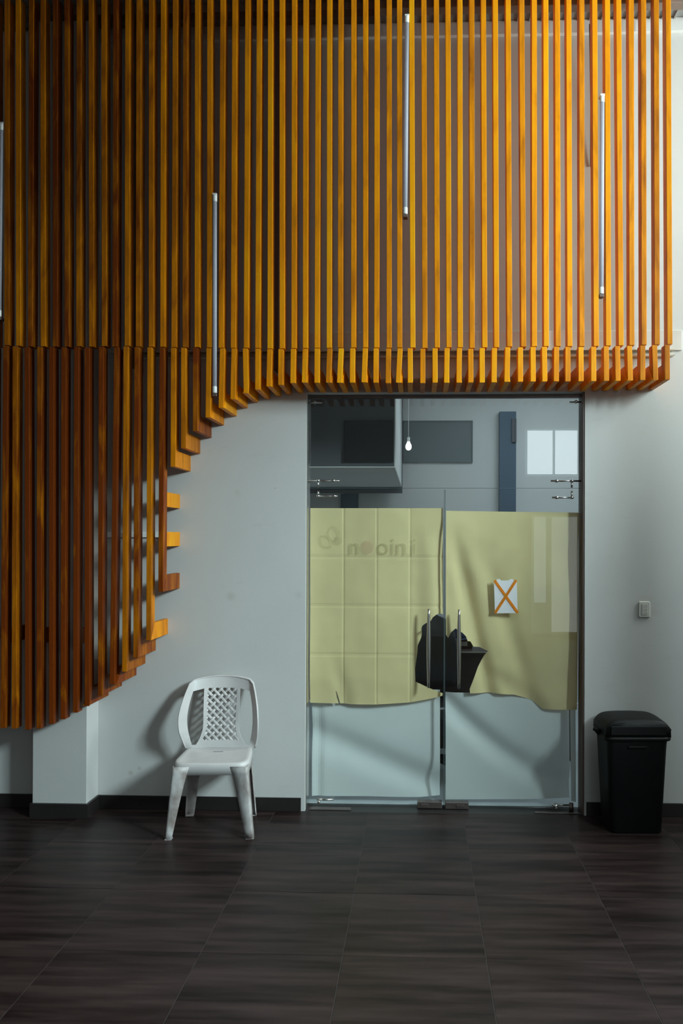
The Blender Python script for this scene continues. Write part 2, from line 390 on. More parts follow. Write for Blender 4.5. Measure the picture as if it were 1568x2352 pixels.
win('window_3', 'y', FY + .06, 1.9, 2.9, 2.87, 3.71, 2, 1, 'small two pane window high in the wall opposite the glass doors')
win('window_4', 'y', FY + .06, 2.02, 2.86, .07, 2.17, 1, 1, 'tall glazed door leaf in the wall opposite the glass doors')

bbox('frame', (2.27, 2.36, FY + .03, FY + .09, .10, 2.14), M['frame'], bpy.data.objects['window_4'])
bbox('frame', (2.05, 2.27, FY + .03, FY + .09, .10, .62), M['frame'], bpy.data.objects['window_4'])

# ------------------------------------------------------------------ steel channel and white trunking on the wall
ch = empty('steel_channel', (0, WB, 2.92)); tag(ch, 'pale steel channel fixed along the wall behind the slat ends', 'rail')
bm = BM(); prof = [(0,-.014), (-.050,-.014), (-.050,-.010), (-.006,-.010), (-.006,.019), (-.050,.019), (-.050,.023), (0,.023)]
loft(bm, [[(x, y, z) for y, z in prof] for x in (-1.95, 1.607)])
obj('channel', bm, M['channel'], ch)
bbox('strip', (-1.95, 1.60, -.047, -.006, -.0165, -.014), M['cap'], ch)
tr = tag(bbox('cable_trunking', (-2.065, -1.62, WB - .022, WB, 1.752, 1.786), M['cap'], b=.003), 'thin white cable trunking on the wall seen through the slat gaps', 'trunking')
cb = BM(); tube(cb, [(1.070, 5.155, 5.0), (1.075, 5.16, 4.8), (1.083, 5.175, 4.5), (1.086, 5.195, 4.117)], .004, 6)
tag(obj('hanging_cable', cb, M['jamb'], smooth=True), 'thin dark cable hanging down the bright wall behind the slats', 'cable')

# ------------------------------------------------------------------ wooden slat screen
# per slat: x at ceiling, x at joint, z of joint, x at foot, z of foot, tone of upper piece, tone of lower piece
SL = [
(-2.526,-2.537,2.920,-2.533,0.588,0.60,0.60), (-2.453,-2.468,2.916,-2.474,0.586,0.00,0.10), (-2.381,-2.384,2.911,-2.401,0.581,0.80,0.85), (-2.301,-2.314,2.912,-2.322,0.588,0.30,0.60),
(-2.226,-2.237,2.910,-2.249,0.617,0.95,0.90), (-2.153,-2.165,2.909,-2.173,0.647,0.70,0.75), (-2.081,-2.090,2.911,-2.094,0.688,0.50,0.70), (-2.002,-2.016,2.908,-2.030,0.728,0.50,0.80),
(-1.924,-1.937,2.911,-1.943,0.792,0.50,0.60), (-1.859,-1.864,2.907,-1.848,0.862,0.80,0.80), (-1.783,-1.790,2.912,-1.790,0.938,0.30,0.10), (-1.715,-1.721,2.908,-1.723,1.023,0.50,0.65),
(-1.635,-1.644,2.906,-1.644,1.129,0.50,0.10), (-1.565,-1.571,2.905,-1.569,1.424,0.25,1.00), (-1.497,-1.497,2.902,-1.500,2.180,0.55,0.20), (-1.429,-1.434,2.902,-1.438,2.293,0.90,0.30),
(-1.355,-1.362,2.902,-1.365,2.396,0.40,1.00), (-1.280,-1.287,2.899,-1.283,2.477,0.55,0.40), (-1.209,-1.207,2.897,-1.201,2.535,0.65,0.20), (-1.135,-1.134,2.896,-1.131,2.587,0.60,0.50),
(-1.056,-1.055,2.896,-1.062,2.624,0.50,0.35), (-0.986,-0.985,2.894,-0.986,2.645,0.45,0.55), (-0.912,-0.917,2.891,-0.914,2.663,0.30,0.35), (-0.838,-0.847,2.891,-0.846,2.673,0.30,0.60),
(-0.767,-0.772,2.892,-0.771,2.683,0.50,0.35), (-0.698,-0.703,2.892,-0.699,2.686,0.35,0.25), (-0.627,-0.628,2.894,-0.627,2.685,0.45,0.40), (-0.554,-0.559,2.893,-0.551,2.685,0.15,0.75),
(-0.487,-0.491,2.894,-0.483,2.684,0.70,0.10), (-0.407,-0.413,2.894,-0.413,2.685,0.60,0.25), (-0.335,-0.342,2.894,-0.337,2.686,0.55,0.20), (-0.268,-0.273,2.893,-0.272,2.684,0.50,0.45),
(-0.193,-0.200,2.891,-0.197,2.681,0.65,0.90), (-0.130,-0.138,2.892,-0.128,2.683,0.70,0.15), (-0.051,-0.065,2.892,-0.068,2.683,0.10,0.25), (0.021,0.008,2.889,0.008,2.680,0.65,0.75),
(0.095,0.083,2.891,0.081,2.683,0.45,0.25), (0.165,0.152,2.892,0.153,2.682,0.30,0.25), (0.232,0.224,2.892,0.227,2.682,0.25,0.30), (0.303,0.295,2.887,0.294,2.683,0.75,0.60),
(0.378,0.364,2.891,0.362,2.682,0.40,0.30), (0.448,0.435,2.891,0.435,2.683,0.35,0.20), (0.526,0.511,2.895,0.514,2.686,0.50,0.25), (0.609,0.592,2.894,0.589,2.686,0.70,0.40),
(0.672,0.667,2.896,0.664,2.687,0.45,0.25), (0.743,0.735,2.896,0.731,2.687,0.30,0.30), (0.813,0.804,2.896,0.803,2.688,0.55,0.65), (0.882,0.871,2.895,0.870,2.687,0.40,0.70),
(0.953,0.948,2.894,0.947,2.688,0.75,0.30), (1.038,1.024,2.895,1.022,2.688,0.45,0.30), (1.110,1.099,2.897,1.096,2.689,0.35,0.50), (1.184,1.165,2.898,1.162,2.689,0.30,0.50),
(1.247,1.240,2.899,1.233,2.690,0.60,0.60), (1.319,1.312,2.901,1.311,2.693,0.80,0.70), (1.396,1.387,2.902,1.380,2.692,0.85,0.60), (1.470,1.457,2.904,1.454,2.695,0.35,0.90)]
# three more beyond the frame on the dim side
SL = [(-2.526 - .0735*k, -2.537 - .0735*k, 2.918, -2.536 - .0735*k, .59, .5 + .2*math.sin(k*9), .6 + .2*math.sin(k*5)) for k in (3, 2, 1)] + SL
YF, SD, SW, RH = 4.863, .070, .0305, .10
scr = tag(empty('slat_screen', (0, YF, .58)), 'tall screen of varnished orange wooden slats curving down the white wall', 'slat screen')
def slat_piece(name, poly, xa, za, xb, zb, tone, parent):
    """poly in (y, z) extruded across the slat width; x leans from xa at za to xb at zb"""
    bm = BM()
    X = lambda z: xa + (xb - xa) * (max(min(z, za), zb) - zb) / max(za - zb, 1e-6)
    cx = X((poly[0][1] + poly[2][1]) / 2); cz = sum(p[1] for p in poly)/len(poly); cy = YF
    loft(bm, [[(X(z) + dx - cx, y - cy, z - cz) for y, z in poly] for dx in (0, SW)])
    bev(bm, .0022, 2)
    o = obj(name, bm, M['wood'], None)
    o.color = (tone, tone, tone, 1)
    o.parent = parent
    base = Vector((0, 0, 0)); q = parent
    while q is not None: base += q.location; q = q.parent
    o.location = Vector((cx, cy, cz)) - base
    return o
g = .0016
for i, (xt, xj, zj, xb, zb, tu, tl) in enumerate(SL):
    k_ = min(1, max(0, (i - 12) / 12)); tu = (.52 + .50*tu)*(1 - k_) + (.22 + .52*tu)*k_; tl = (.78 + .36*tl)*(1 - k_) + (.20 + .52*tl)*k_  # left slats darker: redder wood, and shade put into the tone
    ztop = ZC - .002; xtt = xj + (xt - xj) * (ztop - zj) / (5.08 - zj)
    yb = YF + SD
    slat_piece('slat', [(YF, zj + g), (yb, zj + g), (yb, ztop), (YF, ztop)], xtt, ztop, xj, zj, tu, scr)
    xj2 = xj + random.uniform(-.002, .001)
    if i < 10:            # in front of the column: plain ends
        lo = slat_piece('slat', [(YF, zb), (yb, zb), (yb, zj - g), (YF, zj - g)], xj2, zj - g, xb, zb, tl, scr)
        ye = 5.015
    else:                 # mitred return back to the wall
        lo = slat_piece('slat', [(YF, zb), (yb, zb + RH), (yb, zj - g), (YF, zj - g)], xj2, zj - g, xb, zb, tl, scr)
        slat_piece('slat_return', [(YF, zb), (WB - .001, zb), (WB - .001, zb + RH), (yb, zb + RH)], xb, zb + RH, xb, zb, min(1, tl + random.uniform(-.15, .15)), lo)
    if i == 16:           # the slat with open brackets
        for zc in (1.742, 1.985):
            slat_piece('bracket', [(yb, zc - .045), (WB - .001, zc - .045), (WB - .001, zc + .045), (yb, zc + .045)], xb, zc + .045, xb, zc - .045, .35, lo)
    elif i < 10 and i % 3 == 0:
        slat_piece('bracket', [(yb, 1.1), (ye if xb > -2.43 else WB, 1.1), (ye if xb > -2.43 else WB, 1.19), (yb, 1.19)], xb, 1.19, xb, 1.1, tl, lo)

for xs_, zb_ in ((-.912, 2.80), (-1.783, 2.80), (-.268, 2.80)):      # fins added to stop window light grazing the wall behind the slats
    bm = box(BM(), -.004, .004, YF + SD + .001 - YF, WB - .053 - YF, 0, ZC - .004 - zb_); o = obj('light_block_fin', bm, M['purlin'], scr)
    o.location = (xs_ + .015, 0, zb_ - .58)

# ------------------------------------------------------------------ light tubes hung between the slats
def led_tube(xt, zt, xb, zb, y, label):
    t = empty('tube_light', ((xt+xb)/2, y, zb)); tag(t, label, 'tube light', 'unlit white tube lights among the slats')
    L = zt - zb; dx = (xt - xb)
    P = lambda s: ((s - .5) * dx, 0, s * L)
    bm = BM(); tube(bm, [P(.035), P(.5), P(.965)], .0128, 16); obj('tube', bm, M['tubew'], t, True)
    for a, b in ((0.004, .037), (.963, .996)):
        bm = BM(); tube(bm, [P(a), P(a + .002), P(b - .002), P(b)], [.0125, .0142, .0142, .0135], 16); obj('end_cap', bm, M['cap'], t, True)
    for s in (-.006, 1.0):
        x, _, z = P(s)
        bm = box(BM(), x - .0135, x + .0135, -.010, .035, z - .008, z + .006 if s > .5 else z + .010); bev(bm, .002, 1)
        obj('lamp_holder', bm, M['jamb'] if s < .5 else M['cap'], t)
    for s in (.004, .996):
        x, _, z = P(s)
        for q in (-.006, .006):
            bm = BM(); tube(bm, [(x + q, 0, z - .007), (x + q, 0, z + .007)], .0012, 6); obj('pin', bm, M['steel'], t)
led_tube(-1.236, 3.829, -1.232, 2.621, 4.868, 'unlit white tube light hanging low between slats above the plastic chair')
led_tube(-.077, 4.891, -.084, 3.691, 4.868, 'highest unlit white tube light, near the top of the slats above the glass doors')
led_tube(1.086, 4.393, 1.083, 3.203, 4.868, 'unlit white tube light against the bright wall near the last slats')
led_tube(-2.553, 4.280, -2.560, 3.092, 4.868, 'dim tube light at the dark outer edge of the slat screen')

# ------------------------------------------------------------------ glass doors, transom, hardware
GY = 5.295
SEAM = .171
jm = BM()
box(jm, OX1 - .010, OX1, WB + .006, WB + .15, 0, OZ1); 
tag(obj('trim_4', jm, M['jamb']), 'brown metal jamb lining the shaded side of the door opening', 'jamb', kind='structure')
tag(bbox('trim_5', (OX0, OX0 + .006, WB + .02, WB + .15, 0, OZ1), M['steel']), 'thin steel jamb on the lit side of the door opening', 'jamb', kind='structure')
tag(bbox('trim_6', (OX0 + .006, OX1 - .010, GY - .012, GY + .022, OZ1 - .022, OZ1), M['dsteel']), 'grey head profile above the glass transom', 'trim', kind='structure')
tag(bbox('trim_7', (OX0, OX1, WB, WB + .16, -.12, -.001), M['base']), 'dark stone threshold under the glass doors', 'threshold', kind='structure')

def cyl(name, p, q, r, m, parent, n=14):
    bm = BM(); tube(bm, [p, q], r, n); return obj(name, bm, m, parent, True)
def knob(x, z, parent, r=.0105):
    bm = BM(); tube(bm, [(x, GY - .045, z), (x, GY - .041, z), (x, GY - .012, z), (x, GY - .001, z)], [r*.8, r, r, r*.75], 16)
    return obj('clamp_knob', bm, M['steel'], parent, True)
tw = tag(empty('window_5', (0, 0, 0)), 'clear glass transom pane over the papered doors', 'transom', kind='structure')
bbox('glass_pane', (OX0 + .010, OX1 - .013, GY, GY + .010, 2.079, OZ1 - .022), M['glass'], tw)
RY = GY - .022
def rod(p, q, parent): cyl('fitting_rod', (p[0], RY, p[1]), (q[0], RY, q[1]), .0058, M['steel'], parent)
for (a, b, k1, k2) in ((-.716, -.513, -.652, -.552), (1.045, .852, .986, .888)):
    rod((a, 2.124), (b, 2.124), tw); knob(k1, 2.124, tw); knob(k2, 2.124, tw)
    rod((k1, 2.124), (k1, 2.080), tw)
for (a, b, k) in ((-.716, -.628, -.674), (1.045, .971, 1.010)):
    rod((a, 2.633), (b, 2.633), tw); knob(k, 2.633, tw)
bbox('glass_edge', (OX0 + .010, OX1 - .013, GY - .0006, GY + .0106, 2.0765, 2.079), M['glass_edge'], tw)

def handle(xc, z0, z1, parent):
    n = 14; h = z1 - z0
    bm = BM(); pts = []; rs = []
    for k in range(n + 1):
        s = k / n; pts.append((xc, GY - .055, z0 + h*s)); rs.append(.0075 + .0060*math.sin(PI*min(max(s, .0), 1)) )
    tube(bm, pts, rs, 16); o = obj('handle', bm, M['steel'], parent, True)
    for s in (.25, .75):
        cyl('standoff', (xc, GY - .055, z0 + h*s), (xc, GY, z0 + h*s), .007, M['steel'], o)
def patch(x0, x1, z0, z1, lockx, parent):
    bm = box(BM(), x0, x1, GY - .022, GY + .032, z0, z1); bev(bm, .003, 2); o = obj('patch_lock', bm, M['dsteel'], parent)
    bbox('lock_plate', (lockx - .026, lockx + .026, GY - .026, GY - .022, z0 + .010, z1 - .012), M['dsteel'], o, .002)
dl = tag(empty('door_1', (0, 0, 0)), 'glass door leaf nearer the chair, covered with creased yellow and white paper', 'door', kind='structure')
bbox('glass_pane', (OX0 + .010, SEAM - .004, GY, GY + .010, .012, 2.070), M['glass'], dl)
bbox('glass_edge', (SEAM - .004, SEAM - .0015, GY - .0004, GY + .0104, .012, 2.070), M['glass_edge'], dl)
handle(.068, .790, 1.297, dl)
patch(-.002, .158, .004, .046, .045, dl)
rod((-.652, 2.060), (-.652, 2.024), dl); rod((-.662, 2.024), (-.527, 2.024), dl); knob(-.652, 2.024, dl); knob(-.546, 2.024, dl)
rod((-.655, .052), (-.545, .052), dl); knob(-.64, .040, dl)
bbox('pivot_plate', (-.70, -.43, WB + .02, GY - .025, 0, .006), M['dsteel'], dl, .001)
dr = tag(empty('door_2', (0, 0, 0)), 'glass door leaf nearer the bin, with a crossed notice and torn yellow paper', 'door', kind='structure')
bbox('glass_pane', (SEAM + .004, OX1 - .013, GY, GY + .010, .012, 2.070), M['glass'], dr)
bbox('glass_edge', (SEAM + .0015, SEAM + .004, GY - .0004, GY + .0104, .012, 2.070), M['glass_edge'], dr)
handle(.263, .786, 1.295, dr)
patch(.178, .330, .002, .044, .275, dr)
rod((.986, 2.060), (.986, 2.017), dr); rod((.996, 2.017), (.860, 2.017), dr); knob(.986, 2.017, dr); knob(.888, 2.017, dr)
rod((.862, .040), (.985, .040), dr); knob(.885, .034, dr, .016)
cyl('pivot_post', (.985, GY - .03, .0), (.985, GY - .03, .055), .014, M['dsteel'], dr)
bbox('pivot_plate', (.745, 1.04, WB + .02, GY - .05, 0, .006), M['dsteel'], dr, .001)

# faded vinyl lettering on the inside of the pane, showing over the paper
VY = GY + .0104
def vinyl(txt, x, z, size, m, sx=1.0):
    cu = bpy.data.curves.new('vinyl_letter', 'FONT'); cu.body = txt; cu.size = size; cu.extrude = .0001
    o = bpy.data.objects.new('tmp', cu); COL.objects.link(o)
    dg = bpy.context.evaluated_depsgraph_get(); me = bpy.data.meshes.new_from_object(o.evaluated_get(dg))
    bpy.data.objects.remove(o); bpy.data.curves.remove(cu)
    me.materials.clear(); me.materials.append(m)
    q = obj('vinyl_letter', me, None, dl); q.rotation_euler = (PI/2, 0, 0); q.location = (x, VY, z); q.scale = (sx, 1, 1)
    return q
def ring(pts, w, m, name):
    bm = BM(); n = len(pts); c = sum((Vector(p) for p in pts), Vector((0, 0))) / n
    o_, i_ = [], []
    for p in pts:
        d = (Vector(p) - c); L = d.length; q = c + d * max(0, (L - w) / L)
        o_.append((p[0], p[1])); i_.append((q.x, q.y))
    for j in range(n):
        k = (j + 1) % n
        bm.faces.new([bm.verts.new((a[0], VY, a[1])) for a in (o_[j], o_[k], i_[k], i_[j])])
    return obj(name, bm, m, dl)
def petal(cx, cz, a, L, w):
    pts = []
    for k in range(28):
        t = 2*PI*k/28; u = math.cos(t); v = math.sin(t)
        u = math.copysign(abs(u)**1.15, u) * L; v = math.copysign(abs(v)**1.5, v) * w
        pts.append((cx + u*math.cos(a) - v*math.sin(a), cz + u*math.sin(a) + v*math.cos(a)))
    return pts
ring(petal(-.556, 1.778, PI/2 + .1, .056, .042), .012, M['vinyl'], 'vinyl_emblem')
ring(petal(-.605, 1.728, -.75, .054, .040), .012, M['vinyl'], 'vinyl_emblem')
ring(petal(-.525, 1.735, PI/4, .03, .03), .024, M['vinyl'], 'vinyl_emblem')
vinyl('n', -.455, 1.645, .16, M['vinyl'])
vinyl('o', -.275, 1.645, .16, M['vinyl'])
vinyl('i', -.185, 1.645, .16, M['vinyl'])
vinyl('n', -.150, 1.645, .16, M['vinyl'])
vinyl('i', -.045, 1.645, .16, M['vinyl'])
bm = BM(); bm.faces.new([bm.verts.new((-.330 + .042*math.cos(2*PI*k/28), VY, 1.694 + .046*math.sin(2*PI*k/28))) for k in range(28)]); obj('vinyl_dot', bm, M['vinyl2'], dl)

# papers taped behind the panes
PY = GY + .014
YL = [(-0.709,1.948), (0.160,1.949), (0.164,1.252), (0.150,1.259), (0.122,1.255), (0.096,1.235), (0.082,1.211), (0.056,1.199), (0.037,1.186), (0.026,1.175), (0.022,1.158), (0.025,1.132), (0.020,1.098), (-0.002,1.050), (-0.005,0.999), (-0.019,0.897), (-0.016,0.812), (0.075,0.770), (0.163,0.737), (0.160,0.720), (0.058,0.694), (-0.055,0.673), (-0.282,0.659), (-0.453,0.657), (-0.513,0.662), (-0.524,0.705), (-0.536,0.742), (-0.541,0.742), (-0.533,0.699), (-0.521,0.662), (-0.624,0.664), (-0.709,0.666)]
YR = [(0.180,1.932), (1.040,1.922), (1.034,0.639), (0.819,0.634), (0.749,0.690), (0.633,0.728), (0.504,0.738), (0.341,0.739), (0.338,0.767), (0.392,0.907), (0.435,0.987), (0.457,1.015), (0.404,1.038), (0.364,1.042), (0.342,1.078), (0.324,1.081), (0.312,1.113), (0.289,1.136), (0.245,1.164), (0.213,1.136), (0.196,1.100), (0.182,1.125)]
WL = [(-0.704,0.743), (0.146,0.751), (0.148,0.045), (0.004,0.037), (-0.337,0.040), (-0.679,0.038), (-0.702,0.038)]
WR = [(0.183,0.732), (0.622,0.736), (0.992,0.703), (1.002,0.043), (0.680,0.035), (0.399,0.031), (0.185,0.028)]
WS = [(0.995,0.703), (1.031,0.704), (1.035,0.029), (1.004,0.035)]
def tri(t): t = t % 2.0; return t if t < 1 else 2 - t
def sm(a, b, x): t = min(1, max(0, (x-a)/(b-a))); return t*t*(3-2*t)
def nz(x, z, s, seed=0): return mnoise.noise(Vector((x*s, z*s, seed)))
def y_left(x, z):
    u = (x + .711) / .2195; v = (1.948 - z) / .3205
    d = .009*tri(u) + .007*tri(v + 1)
    # crease grooves
    for t in (u, v):
        e = abs(t - round(t)); 
        if 0.3 < t < 3.7: d += .0035*max(0, 1 - e/.05)
    d += .013*(1 + nz(x, z, 2.6, 3)) * sm(1.95, 1.4, z) + .0025*nz(x, z, 11, 4)
    d += .034*sm(-.10, .16, x)*sm(1.95, 1.6, z)*sm(.62, 1.0, z) * (.5 + .5*math.sin(x*26 + z*2))   # loose edge by the seam
    d += .016*math.exp(-(((x + .50) - (z-.75)*-.25)/.05)**2) * sm(1.05, .75, z)                      # curl at the tear
    d += .010*sm(.85, .66, z)
    return (x, PY + d, z)
def y_right(x, z):
    d = .003*tri((x - .18)/.216) + .003*tri((1.93 - z)/.32)
    # long folds running from the top corner by the seam
    s = (1.93 - z); q = (x - .18) - .22*s
    d += .040*math.exp(-((q - .02)/.05)**2)*sm(.05, .5, s) + .026*math.exp(-((q - .17 - .10*s)/.07)**2)*sm(.1, .6, s)
    d += .013*(1 + nz(x, z, 2.8, 8)) + .003*nz(x, z, 10, 9)
    d += .032*sm(.95, .70, z)*math.exp(-((x - .60 + (z-.8)*.9)/.10)**2)
    d += .012*sm(1.1, .75, z)
    return (x, PY + d, z)
def y_wl(x, z):
    q = z - (.42 - .42*(x + .60))
    d = .040*math.exp(-(q/.10)**2) + .008*(1 + nz(x, z, 2.0, 5)) + .012*math.exp(-((x + .66)/.03)**2)
    return (x, PY + .075 + d, z)
def y_wr(x, z):
    q = z - (.66 - 1.05*(x - .20) + .45*(x-.2)**2)
    d = .046*math.exp(-(q/.09)**2) + .008*(1 + nz(x, z, 2.0, 11))
    return (x, PY + .075 + d, z)
def paper(name, poly, fn, m, label, nx, nzn, group):
    xs_ = [p[0] for p in poly]; zs_ = [p[1] for p in poly]
    bm = sheet(poly, [], frange(min(xs_), max(xs_), nx)[1:-1], frange(min(zs_), max(zs_), nzn)[1:-1], fn, .0006, .012)
    o = obj(name, bm, m, None); tag(o, label, 'paper', group)
    return o
paper('paper_sheet', YL, y_left, M['ypaper'], 'yellow paper with square fold creases taped behind the glass above the left white sheet', 80, 120, 'papers taped behind the glass doors')
paper('paper_sheet', YR, y_right, M['ypaper'], 'yellow paper with long drooping folds behind the pane with the crossed notice', 80, 120, 'papers taped behind the glass doors')
paper('paper_sheet', WL, y_wl, M['wpaper'], 'white paper sheet at the foot of the door leaf nearer the chair', 60, 50, 'papers taped behind the glass doors')
paper('paper_sheet', WR, y_wr, M['wpaper'], 'white paper sheet at the foot of the door leaf nearer the bin', 60, 50, 'papers taped behind the glass doors')
paper('paper_sheet', WS, lambda x, z: (x, PY + .060, z), M['wpaper'], 'narrow white paper strip at the door edge beside the bin', 3, 30, 'papers taped behind the glass doors')

# crossed-out notice on the outside of the pane
nt_ = empty('notice', (.566, GY - .0015, 1.267)); tag(nt_, 'small white notice crossed out with an orange X on the glass', 'notice')
NP = [(-.077, .212), (.070, .216), (.077, .003), (-.069, 0)]
bm = sheet(NP, [], frange(-.06, .06, 6), frange(.02, .2, 8), lambda x, z: (x, -.004 - .006*abs(math.sin(z*9)), z), .0005, .02); obj('sheet', bm, M['note'], nt_)
def tape(a, b, name):
    a = Vector(a); b = Vector(b); d = (b - a).normalized(); n = Vector((-d.y, d.x)) * .0085
    bm = BM(); k = 14; rows = []
    for i in range(k + 1):
        p = a + (b - a) * i / k
        rows.append([bm.verts.new((q.x, -.0068 - .006*abs(math.sin(q.y*9)), q.y)) for q in (p + n, p - n)])
    for r, s in zip(rows, rows[1:]): bm.faces.new((r[0], r[1], s[1], s[0]))
    bmesh.ops.solidify(bm, geom=bm.faces[:], thickness=.0004)
    obj(name, bm, M['orange'], nt_)
tape((-.073, .214), (.078, .004), 'tape_stroke'); tape((.066, .216), (-.068, .003), 'tape_stroke')
for x in (-.045, .035):
    bbox('tape_tab', (x - .012, x + .012, -.0075, -.0065, .205, .222), M['note'], nt_)

# ------------------------------------------------------------------ room behind the glass
BX0, BX1, BY1, BZ = -2.6, 2.6, 8.75, 3.6
tag(bbox('floor_back_room', (BX0, BX1, WB + .16, BY1, -.12, -.002), M['rfloor']), 'pale reflective floor of the room behind the glass', 'floor', kind='structure')
tag(bbox('wall_far', (BX0, BX1, BY1, BY1 + .1, 0, BZ), M['wall_plain']), 'pale far wall of the room behind the glass', 'wall', kind='structure')
tag(bbox('wall_far_left', (BX0 - .1, BX0, WB + .16, BY1, 0, BZ), M['wall_plain']), 'pale side wall of the room behind the glass, chair side', 'wall', kind='structure')
tag(bbox('wall_far_right', (BX1, BX1 + .1, WB + .16, BY1, 0, BZ), M['wall_plain']), 'pale side wall of the room behind the glass, bin side', 'wall', kind='structure')
tag(bbox('ceiling_back_room', (BX0, BX1, WB + .16, BY1, BZ, BZ + .1), M['wall_plain']), 'pale ceiling of the room behind the glass', 'ceiling', kind='structure')
tag(bbox('pillar', (.858, 1.032, BY1 - .10, BY1, 0, 3.10), M['navy']), 'dark blue painted pillar on the far wall behind the glass', 'pillar', kind='structure')
so = tag(empty('soffit', (0, 0, 0)), 'dark boxed soffit inside the room behind the transom', 'soffit', kind='structure')
bm = box(BM(), BX0, -.186, 6.2, 8.55, 2.30, BZ); obj('soffit_box', bm, M['darkbox'], so)  # front coloured dark for its shade, side and underside pale for their light
bbox('soffit_lip', (BX0, -.170, 8.55, 8.60, 2.228, BZ), M['darkbox'], so)
bbox('soffit_side', (-.186, -.178, 6.2, 8.55, 2.30, BZ), M['wall_plain'], so)
bbox('soffit_underside', (BX0, -.180, 6.2, 8.55, 2.292, 2.30), M['wall_plain'], so)
def framed(name, x0, x1, z0, z1, y, m, label, cat):
    t = tag(empty(name, ((x0+x1)/2, y, z0)), label, cat); w = (x1-x0)/2; h = z1-z0
    bbox('panel', (-w + .012, w - .012, -.02, -.004, .012, h - .012), m, t)
    for d in ((-w, w, -.028, 0, 0, .012), (-w, w, -.028, 0, h - .012, h), (-w, -w + .012, -.028, 0, .012, h - .012), (w - .012, w, -.028, 0, .012, h - .012)): bbox('frame', d, m, t)
    return t
framed('wall_screen', -.570, -.192, 2.331, 2.648, 6.198, M['blackbox'], 'black flat screen on the dark soffit seen through the transom', 'screen')
framed('wall_board', -.165, .580, 2.570, 3.016, BY1 - .002, M['board'], 'grey rectangular board on the far wall seen through the transom', 'board')
framed('speaker_box', .985, 1.032, 2.775, 3.023, BY1 - .102, M['darkbox'], 'narrow dark box fixed to the blue pillar behind the glass', 'speaker')
framed('cupboard_door', -.835, -.646, 1.25, 2.227, BY1 - .002, M['navy'], 'dark blue panel low on the far wall behind the glass', 'panel')
# pendant bulb
pl = tag(empty('pendant_lamp', (-.093, 7.5, 2.60)), 'small lit pendant bulb seen through the transom', 'lamp')
em = bpy.data.materials.new('lit_bulb'); em.use_nodes = True; b_ = em.node_tree.nodes['Principled BSDF']; b_.inputs['Emission Color'].default_value = (1, .97, .9, 1); b_.inputs['Emission Strength'].default_value = 3.0
bm = BM(); tube(bm, [(0,0,-.035), (0,0,-.030), (0,0,-.012), (0,0,.010), (0,0,.032), (0,0,.045)], [.006, .018, .028, .027, .016, .012], 16); obj('bulb', bm, em, pl, True)
bm = BM(); tube(bm, [(0,0,.045), (0,0,.085)], .013, 12); obj('lamp_holder', bm, M['cap'], pl, True)
bm = BM(); tube(bm, [(0,0,.085), (0,0,1.0)], .003, 6); obj('cord', bm, M['cap'], pl, True)
# office chair behind the torn paper
oc = tag(empty('office_chair', (.14, 6.15, 0), .35), 'black padded office chair seen through the tear in the paper', 'office chair')
bm = BM(); rings = []
for k in range(11):
    s = k/10; z = .60 + .58*s; w = .235*(1 - .30*abs(s-.35)**1.5) * (math.sqrt(max(0, 1 - max(0, (s-.72)/.29)**2)) if s > .72 else 1); y = .20 - .10*math.sin(PI*s)*.6 + .10*s
    rings.append([(w*math.cos(t)*1.0, y + .045*math.sin(t) - .05*(math.cos(t)**2)*1.0, z) for t in [2*PI*j/20 for j in range(20)]])
loft(bm, rings); obj('backrest', bm, M['chairblk'], oc, True)
bm = BM(); loft(bm, [rrect(.20, .20, .09, .43), rrect(.245, .245, .1, .45), rrect(.25, .25, .1, .49), rrect(.22, .22, .09, .52)]); obj('seat', bm, M['chairblk'], oc, True)
bm = BM(); tube(bm, [(0,.22,.47), (0,.29,.50), (0,.30,.62), (0,.27,.75)], .022, 10); obj('back_bar', bm, M['black'], oc, True)
bm = BM(); tube(bm, [(0,0,.09), (0,0,.25), (0,0,.251), (0,0,.43)], [.03, .03, .018, .018], 14); obj('gas_column', bm, M['black'], oc, True)
for k in range(5):
    a = 2*PI*k/5
    bm = BM(); tube(bm, [(0,0,.10), (.29*math.cos(a), .29*math.sin(a), .065)], [.028, .016], 10); lg = obj('leg', bm, M['black'], oc, True)
    bm = BM(); c = Vector((.29*math.cos(a), .29*math.sin(a), .028)); tube(bm, [c - Vector((-math.sin(a), math.cos(a), 0))*.02, c + Vector((-math.sin(a), math.cos(a), 0))*.02], .028, 14); obj('castor', bm, M['black'], lg, True)
# desk with a carton and a helmet
dk = tag(empty('desk', (.62, 6.75, 0)), 'dark brown desk standing in the room behind the torn paper', 'desk')
bbox('desk_top', (-.62, .62, -.30, .30, .83, .86), M['desk'], dk, .003)
bbox('edge_highlight', (-.62, .62, -.303, -.300, .848, .859), M['outlet'], dk)  # pale strip painted in as the highlight along the desk edge
bbox('side_panel', (-.60, -.57, -.28, .28, 0, .83), M['desk'], dk); bbox('side_panel', (.57, .60, -.28, .28, 0, .83), M['desk'], dk)
bbox('modesty_panel', (-.57, .57, -.26, -.24, .08, .83), M['desk'], dk)
cbx = tag(empty('carton', (.33, 6.70, .86)), 'brown carton on the desk behind the torn paper', 'carton')
bbox('carton_body', (-.11, .11, -.08, .08, 0, .07), M['gold'], cbx, .003); bbox('carton_label', (.02, .07, -.0815, -.0805, .02, .055), M['note'], cbx)
hm = tag(empty('helmet', (.31, 6.70, .93)), 'dark blue helmet resting on the carton behind the torn paper', 'helmet')
bm = BM(); loft(bm, [[(r*math.cos(t)*.095, r*math.sin(t)*.11, z) for t in [2*PI*j/24 for j in range(24)]] for r, z in ((1.0,0), (1.02,.02), (.97,.05), (.84,.08), (.6,.103), (.3,.115), (.08,.118))]); obj('shell', bm, M['blue'], hm, True)
